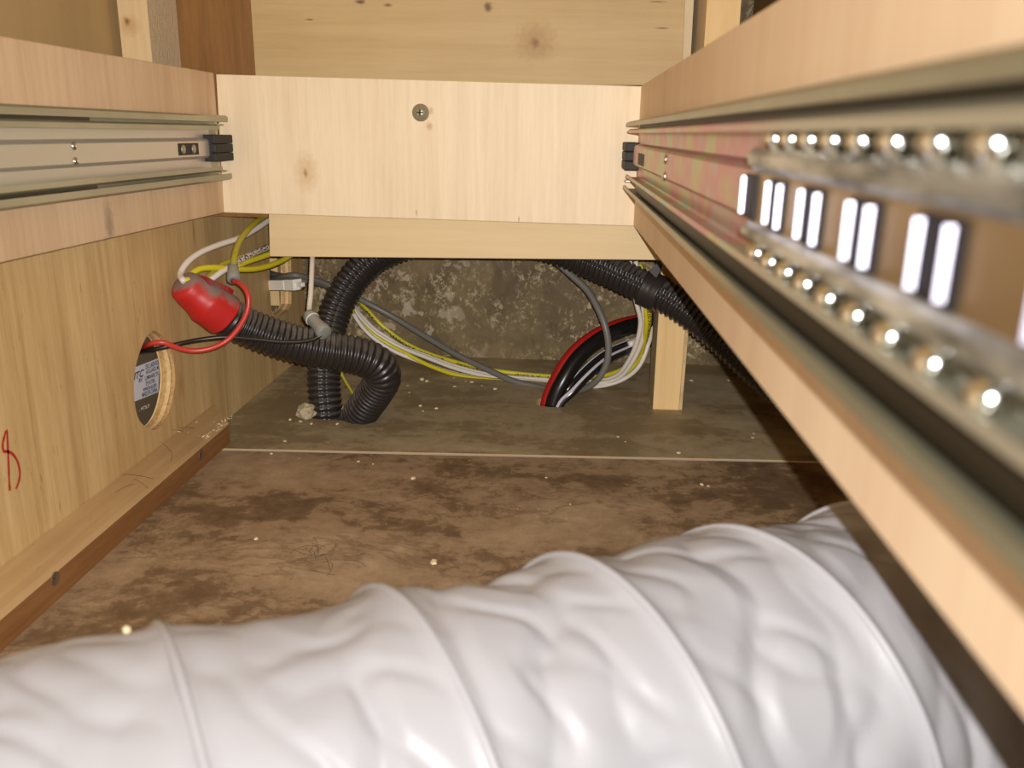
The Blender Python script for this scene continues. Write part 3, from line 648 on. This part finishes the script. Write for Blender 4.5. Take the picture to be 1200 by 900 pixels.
# wire nut with yellow and red wire
nA = WY(273, 312, .560); nB = WY(274.5, 334, .548)
wn = thing('wire_nut', 'grey wire nut joining the yellow and red wires at the left wall', 'wire nut', nB)
axn = (nB-nA).normalized()
NUT = [(.0026, 0), (.0035, .0008), (.0036, .004), (.0042, .0065), (.0045, .0100), (.0044, .0122), (.0036, .0127), (.0012, .0128)]
part('cap', lathe(nb(), NUT, nA, axn, 18), nut_gray, wn, sm=True)
cable('yellow_wire', 'yellow wire curving up from the grey wire nut behind the back board', [nA+axn*.003, (274.5, 302, .563), (279, 286, .575), (290, 270, .595), (303, 258, .618), (318, 250, .640), (335, 240, .655)], .0021, yel_d, 'wire')
cable('red_wire', 'red wire looping from the grey wire nut into the plywood hole', [nB-axn*.004+Vector((0, -.002, 0)), (281, 332, .542), (290, 343, .538), (291, 360, .536), (282, 381, .533), (266, 399, .529), (246, 408.5, .523), (224, 411, .518), (205, 406.5, .5125), (190, 401, .508), (178, 402.5, .507), WX(168, 407, -.268), WX(158, 410, -.29)], .00165, red_w, 'wire')
nC = WY(381, 391, .560); nD = WY(361, 368, .576)
wn2 = thing('wire_nut', 'pale grey wire nut joining the black and white wires on the dusty loom', 'wire nut', nC)
ax2 = (nC-nD).normalized(); L2 = (nC-nD).length
part('cap', lathe(nb(), [(.0030, 0), (.0047, .0012), (.0049, .004), (.0046, .0052), (.0044, L2*.55), (.0053, L2*.8), (.0055, L2*.97), (.0046, L2), (.0012, L2)], nD, ax2, 20), nut_gray, wn2, sm=True)
part('ring', lathe(nb(), [(.0048, .0058), (.0051, .0060), (.0051, .0067), (.0047, .0069)], nD, ax2, 20), plain('pale_ring', (206, 204, 190), .5), wn2, sm=True)
cable('black_wire', 'thin black wire from the plywood hole across the dusty loom', [WX(156, 414, -.29), WX(168, 411.5, -.266), (182, 409, .510), (205, 404, .515), (232, 398.5, .524), (265, 395, .532), (300, 397.5, .541), (330, 400.5, .548), (355, 400, .554), (370, 396.5, .558), (379, 389.5, .561), nC-ax2*.004], .0015, black_w, 'wire')
cable('white_wire', 'white printed wire hanging straight down into the pale wire nut', [nD+ax2*.003, (362.5, 362, .583), (364, 345, .592), (365, 325, .603), (366, 303, .618), (367, 285, .632), (368, 272, .640)], .0019, jacket('white_wire_print', (224, 212, 198), (60, 50, 40), where=(.55, .85)), 'wire')
# connector at the opening in the plywood wall
cA = WX(306, 334, -.272); cB = WY(349, 333.5, .716); ax = (cB-cA).normalized(); sd = Vector((ax.y, -ax.x, 0)).normalized(); uu = sd.cross(ax)
cn = thing('connector', 'white plastic plug connector sticking out of the left wall opening', 'connector', cB)
def obox(a0, a1, hw, hh):
    bm = nb(); pts = [cA+ax*a0+sd*s*hw+uu*q*hh for s, q in ((-1, -1), (1, -1), (1, 1), (-1, 1))]
    bm.free(); return quadslab(pts, ax*(a1-a0), .0004)
Lc = (cB-cA).length
part('housing', obox(0, Lc*.74, .0045, .0044), white_plastic, cn); part('collar', obox(Lc*.76, Lc, .0046, .0047), white_plastic, cn)
part('latch', obox(Lc, Lc+.008, .002, .0018), white_plastic, cn)
pt_ = cB+ax*.004-uu*.003
part('contact', lathe(nb(), [(.0012, 0), (.0014, .002), (.0012, .004)], pt_, ax, 10), chrome, cn)
# pine block seen through the opening
b0 = WX(323, 350, -.281)
part('wood_block', box(nb(), -.295, -.276, b0.y-.004, b0.y+.028, WX(322, 362, -.276).z, .172, .0006), pine, label='small pine block seen through the left wall opening under the connector', cat='wood block')

# ------------------------------------------------------------------ fixture seen through the round hole
a10 = math.radians(10); nn = Vector((math.cos(a10), -math.sin(a10), 0)); dr = Vector((math.sin(a10), math.cos(a10), 0)); uz = Vector((0, 0, 1))
fc = WX(168, 452, -.284)
fx = thing('light_fixture', 'dark round fixture with a printed white sticker inside the plywood hole', 'light fixture', fc-uz*.046)
part('can', lathe(nb(), [(.030, -.030), (.040, -.026), (.046, -.006), (.046, -.0015), (.0445, 0), (.010, 0)], fc, nn, 40), can_grey, fx)
pl = fc+nn*.0004
st = part('sticker', quadslab([WP(148, 434.5, pl, nn), WP(187.5, 419, pl, nn), WP(185.5, 459.5, pl, nn), WP(147, 475, pl, nn)], -nn*.0003), sticker, fx)
def text(body, p0, p1, parent, m_, shear=0.0, stretch=1.25, name='lettering'):
    pl2 = fc+nn*.0006; A_ = WP(*p0, pl2, nn); B_ = WP(*p1, pl2, nn); d = B_-A_; L = d.length; d.normalize(); u_ = nn.cross(d).normalized()
    cu = bpy.data.curves.new('lettering', 'FONT'); cu.body = body; cu.size = 1; cu.shear = shear; cu.offset = .022
    to = bpy.data.objects.new('tmp', cu); C.objects.link(to); bpy.context.view_layer.update()
    me = bpy.data.meshes.new_from_object(to.evaluated_get(bpy.context.evaluated_depsgraph_get())); bpy.data.objects.remove(to)
    xs = [v.co.x for v in me.vertices]; x_0, x_1 = min(xs), max(xs); s = L/(x_1-x_0)
    for v in me.vertices: v.co = A_+d*((v.co.x-x_0)*s)+u_*(v.co.y*s*stretch)
    me.name = name; return part(name, me, m_, parent)
text('ITC', (157, 445.5), (169.5, 440), st, ink, .35, 1.0)
text('230 E. LAKEWOOD', (170.5, 432.8), (187, 426.4), st, ink, 0, 2.4)
text('HOLLAND, MI', (171.3, 438.4), (186.3, 432.5), st, ink, 0, 1.7)
text('RV', (163, 448.5), (167.3, 446.8), st, ink, 0, 1.2)
text('LUMINAIRE TX', (170, 445.9), (186, 439.6), st, ink, 0, 1.75)
text('3YH1700', (171, 452.2), (181.5, 448), st, ink, 0, 1.6)
text('www.itc-us.com', (168, 459), (183.5, 452.8), st, ink, 0, 2.2)
text('MADE IN CHINA', (167, 465.5), (184.5, 458.5), st, ink, 0, 2.0)
text('. 4TS.7', (163, 482), (175.5, 476.8), fx, white_ink, 0, .7)

# ------------------------------------------------------------------ flexible duct
TH = math.radians(25); DR = .0545; DC = Vector((0, .19, .0570)); AX = Vector((math.cos(TH), math.sin(TH), 0)); AN = Vector((-math.sin(TH), math.cos(TH), 0))
PIT = .0525; PH0 = .004
def duct_r(t, ph):
    q = ((t-PH0)/PIT-ph/(2*PI)) % 1.0
    d = min(q, 1-q)
    sag = .0032*(math.sin(PI*q)**.8)*(.8+.4*noise.noise((t*30, math.cos(ph)*2, math.sin(ph)*2)))
    ridge_ = .0010*math.exp(-(d*PIT/.0022)**2)
    pp = ph*DR
    # creases that run slantwise from one turn of the wire to the next
    k1 = noise.noise((t*34+pp*22, pp*16-t*20, 3.1)); k2 = noise.noise((t*55-pp*46, pp*30+t*26, 8.2)); k3 = noise.noise((t*20, pp*14, 1.7))
    cr = .0064*(min(abs(k1), .3)-.16)+.0040*(min(abs(k2), .28)-.15)+.0030*k3
    return DR-sag+ridge_+cr*math.sin(PI*q)**.6
bm = nb(); NT, NP = 460, 200; t0, t1 = -.245, .216; prev = None; first = None
for i in range(NT+1):
    t = t0+(t1-t0)*i/NT; ring = []
    for k in range(NP):
        ph = 2*PI*k/NP; r = duct_r(t, ph); p = DC+AX*t+(AN*math.cos(ph)+Vector((0, 0, 1))*math.sin(ph))*r
        if p.z < .0006: p.z = .0006
        ring.append(bm.verts.new(p))
    if prev:
        for k in range(NP): bm.faces.new((prev[k], prev[(k+1) % NP], ring[(k+1) % NP], ring[k]))
    else: first = ring
    prev = ring
bm.faces.new(first[::-1]); bm.faces.new(prev)
du = thing('flexible_duct', 'large white ribbed flexible duct lying across the front of the floor', 'duct', DC-Vector((0, 0, DC.z)))
part('sleeve', bm, cloth, du, sm=True)
pts = []
n_turn = int((t1-t0)/PIT*24)
ph_s = ((t0+.004-PH0)/PIT)*2*PI
for k in range(n_turn-2):
    ph = ph_s+k*2*PI/24; t = PH0+PIT*ph/(2*PI); z = DR+.0003
    p = DC+AX*t+(AN*math.cos(ph)+Vector((0, 0, 1))*math.sin(ph))*z; p.z = max(p.z, .0022); pts.append(p)
part('spiral_rib', tube(pts, .0013, 10, .004), cloth, du, sm=True)
ck = WP(148, 738, DC+AX*-.096+Vector((0, 0, .05)), Vector((0, -.5, .85)).normalized())
bm = nb(); bmesh.ops.create_icosphere(bm, subdivisions=2, radius=.0009)
for v in bm.verts: v.co = v.co*(1+.3*noise.noise(v.co*900))+ck
part('crumb', bm, chip_m, label='single pale crumb lying on the left end of the white duct', cat='crumb')

# ------------------------------------------------------------------ litter on the floor
bm = nb(); litter = []
for (px, py, s) in [(455, 457, 1), (462, 462, 1), (478, 452, 1.4), (495, 445, 3), (500, 447, 2.2), (532, 443, 1.2), (533, 453, 2), (546, 447, 1.4), (553, 448, 2.6), (565, 452, 1), (580, 456, 2), (480, 460, 1.4), (493, 476, 2), (511, 479, 2), (496, 482, 1.2), (334, 517, 2), (318, 532, 1.4), (300, 632, 1.6), (484, 561, 2), (640, 560, 1), (724, 512, 1.4), (733, 518, 1), (796, 531, 2), (822, 568, 1.8), (810, 446, 2.4), (854, 446, 1.6), (882, 513, 1.6), (883, 508, 1.2), (340, 492, 2.2), (352, 494, 2), (395, 497, 2), (425, 495, 2.4), (441, 488, 2.4), (365, 497, 2), (508, 660, 3), (830, 570, 1.2), (668, 591, 1), (420, 541, 1.2), (437, 544, 1), (442, 452, 1.4)]:
    litter.append((WZ(px, py), s*.0008))
for k in range(150):
    p = Vector((random.uniform(-.23, .20), random.triangular(.40, .83, .66), 0))
    if (p-hA).length < .04 or (p-hB).length < .026: continue
    litter.append((p, random.uniform(.0002, .00045)))
for p, s in litter:
    a = random.uniform(0, PI); n_ = random.randint(4, 6); zt = s*random.uniform(.3, .7)
    lo = [bm.verts.new((p.x+s*math.cos(a+2*PI*k/n_)*random.uniform(.6, 1.3), p.y+s*1.2*math.sin(a+2*PI*k/n_)*random.uniform(.6, 1.2), .0001)) for k in range(n_)]
    hi = [bm.verts.new((v.co.x*.8+p.x*.2, v.co.y*.8+p.y*.2, zt)) for v in lo]
    bm.faces.new(hi)
    for k in range(n_): bm.faces.new((lo[k], lo[(k+1) % n_], hi[(k+1) % n_], hi[k]))
part('wood_chips', bm, chip_m, label='tiny pale wood chips and crumbs scattered over the brown floor', cat='debris', kind='stuff')
fp = WZ(361, 489)
bm = nb(); bmesh.ops.create_icosphere(bm, subdivisions=3, radius=1)
for v in bm.verts:
    k = 1+.35*noise.noise(v.co*2.1)+.15*noise.noise(v.co*6); v.co = Vector((fp.x+v.co.x*.0085*k, fp.y+v.co.y*.008*k, max(.0001, .0050+v.co.z*.0070*k)))
part('foam_lump', bm, foam_m, label='crumbly beige foam lump beside the loom at the left floor hole', cat='foam')
def hairs(name, spots, label, n, ln, zf):
    bm = nb()
    for k in range(n):
        c = random.choice(spots); a = random.uniform(0, 2*PI); L = random.uniform(.4, 1)*ln; cv = random.uniform(-3, 3); pts = []
        p = Vector((c.x+random.gauss(0, .006), c.y+random.gauss(0, .006), 0)); zb = random.uniform(.0004, .003)
        for q in range(5):
            pts.append(Vector((p.x, p.y, zf(p)+zb*math.sin(PI*q/4)+.0003))); a += cv*.25; p = p+Vector((math.cos(a), math.sin(a), 0))*L/5
        tube(pts, .0001, 4, .004, bm=bm, cap=False)
    part(name, bm, hair_m, label=label, cat='hair', kind='stuff')
hairs('hair_tuft', [WZ(372, 652), WZ(385, 660), WZ(368, 648)], 'dark tangle of hair on the floor just behind the white duct', 18, .026, lambda p: 0)
hairs('hair_strands', [Vector((-.249, .50, 0)), Vector((-.249, .54, 0)), Vector((-.250, .45, 0))], 'a few dark hairs lying on top of the left floor cleat', 7, .03, lambda p: .0165+max(0, -.2408-p.x)*.21+.0008)
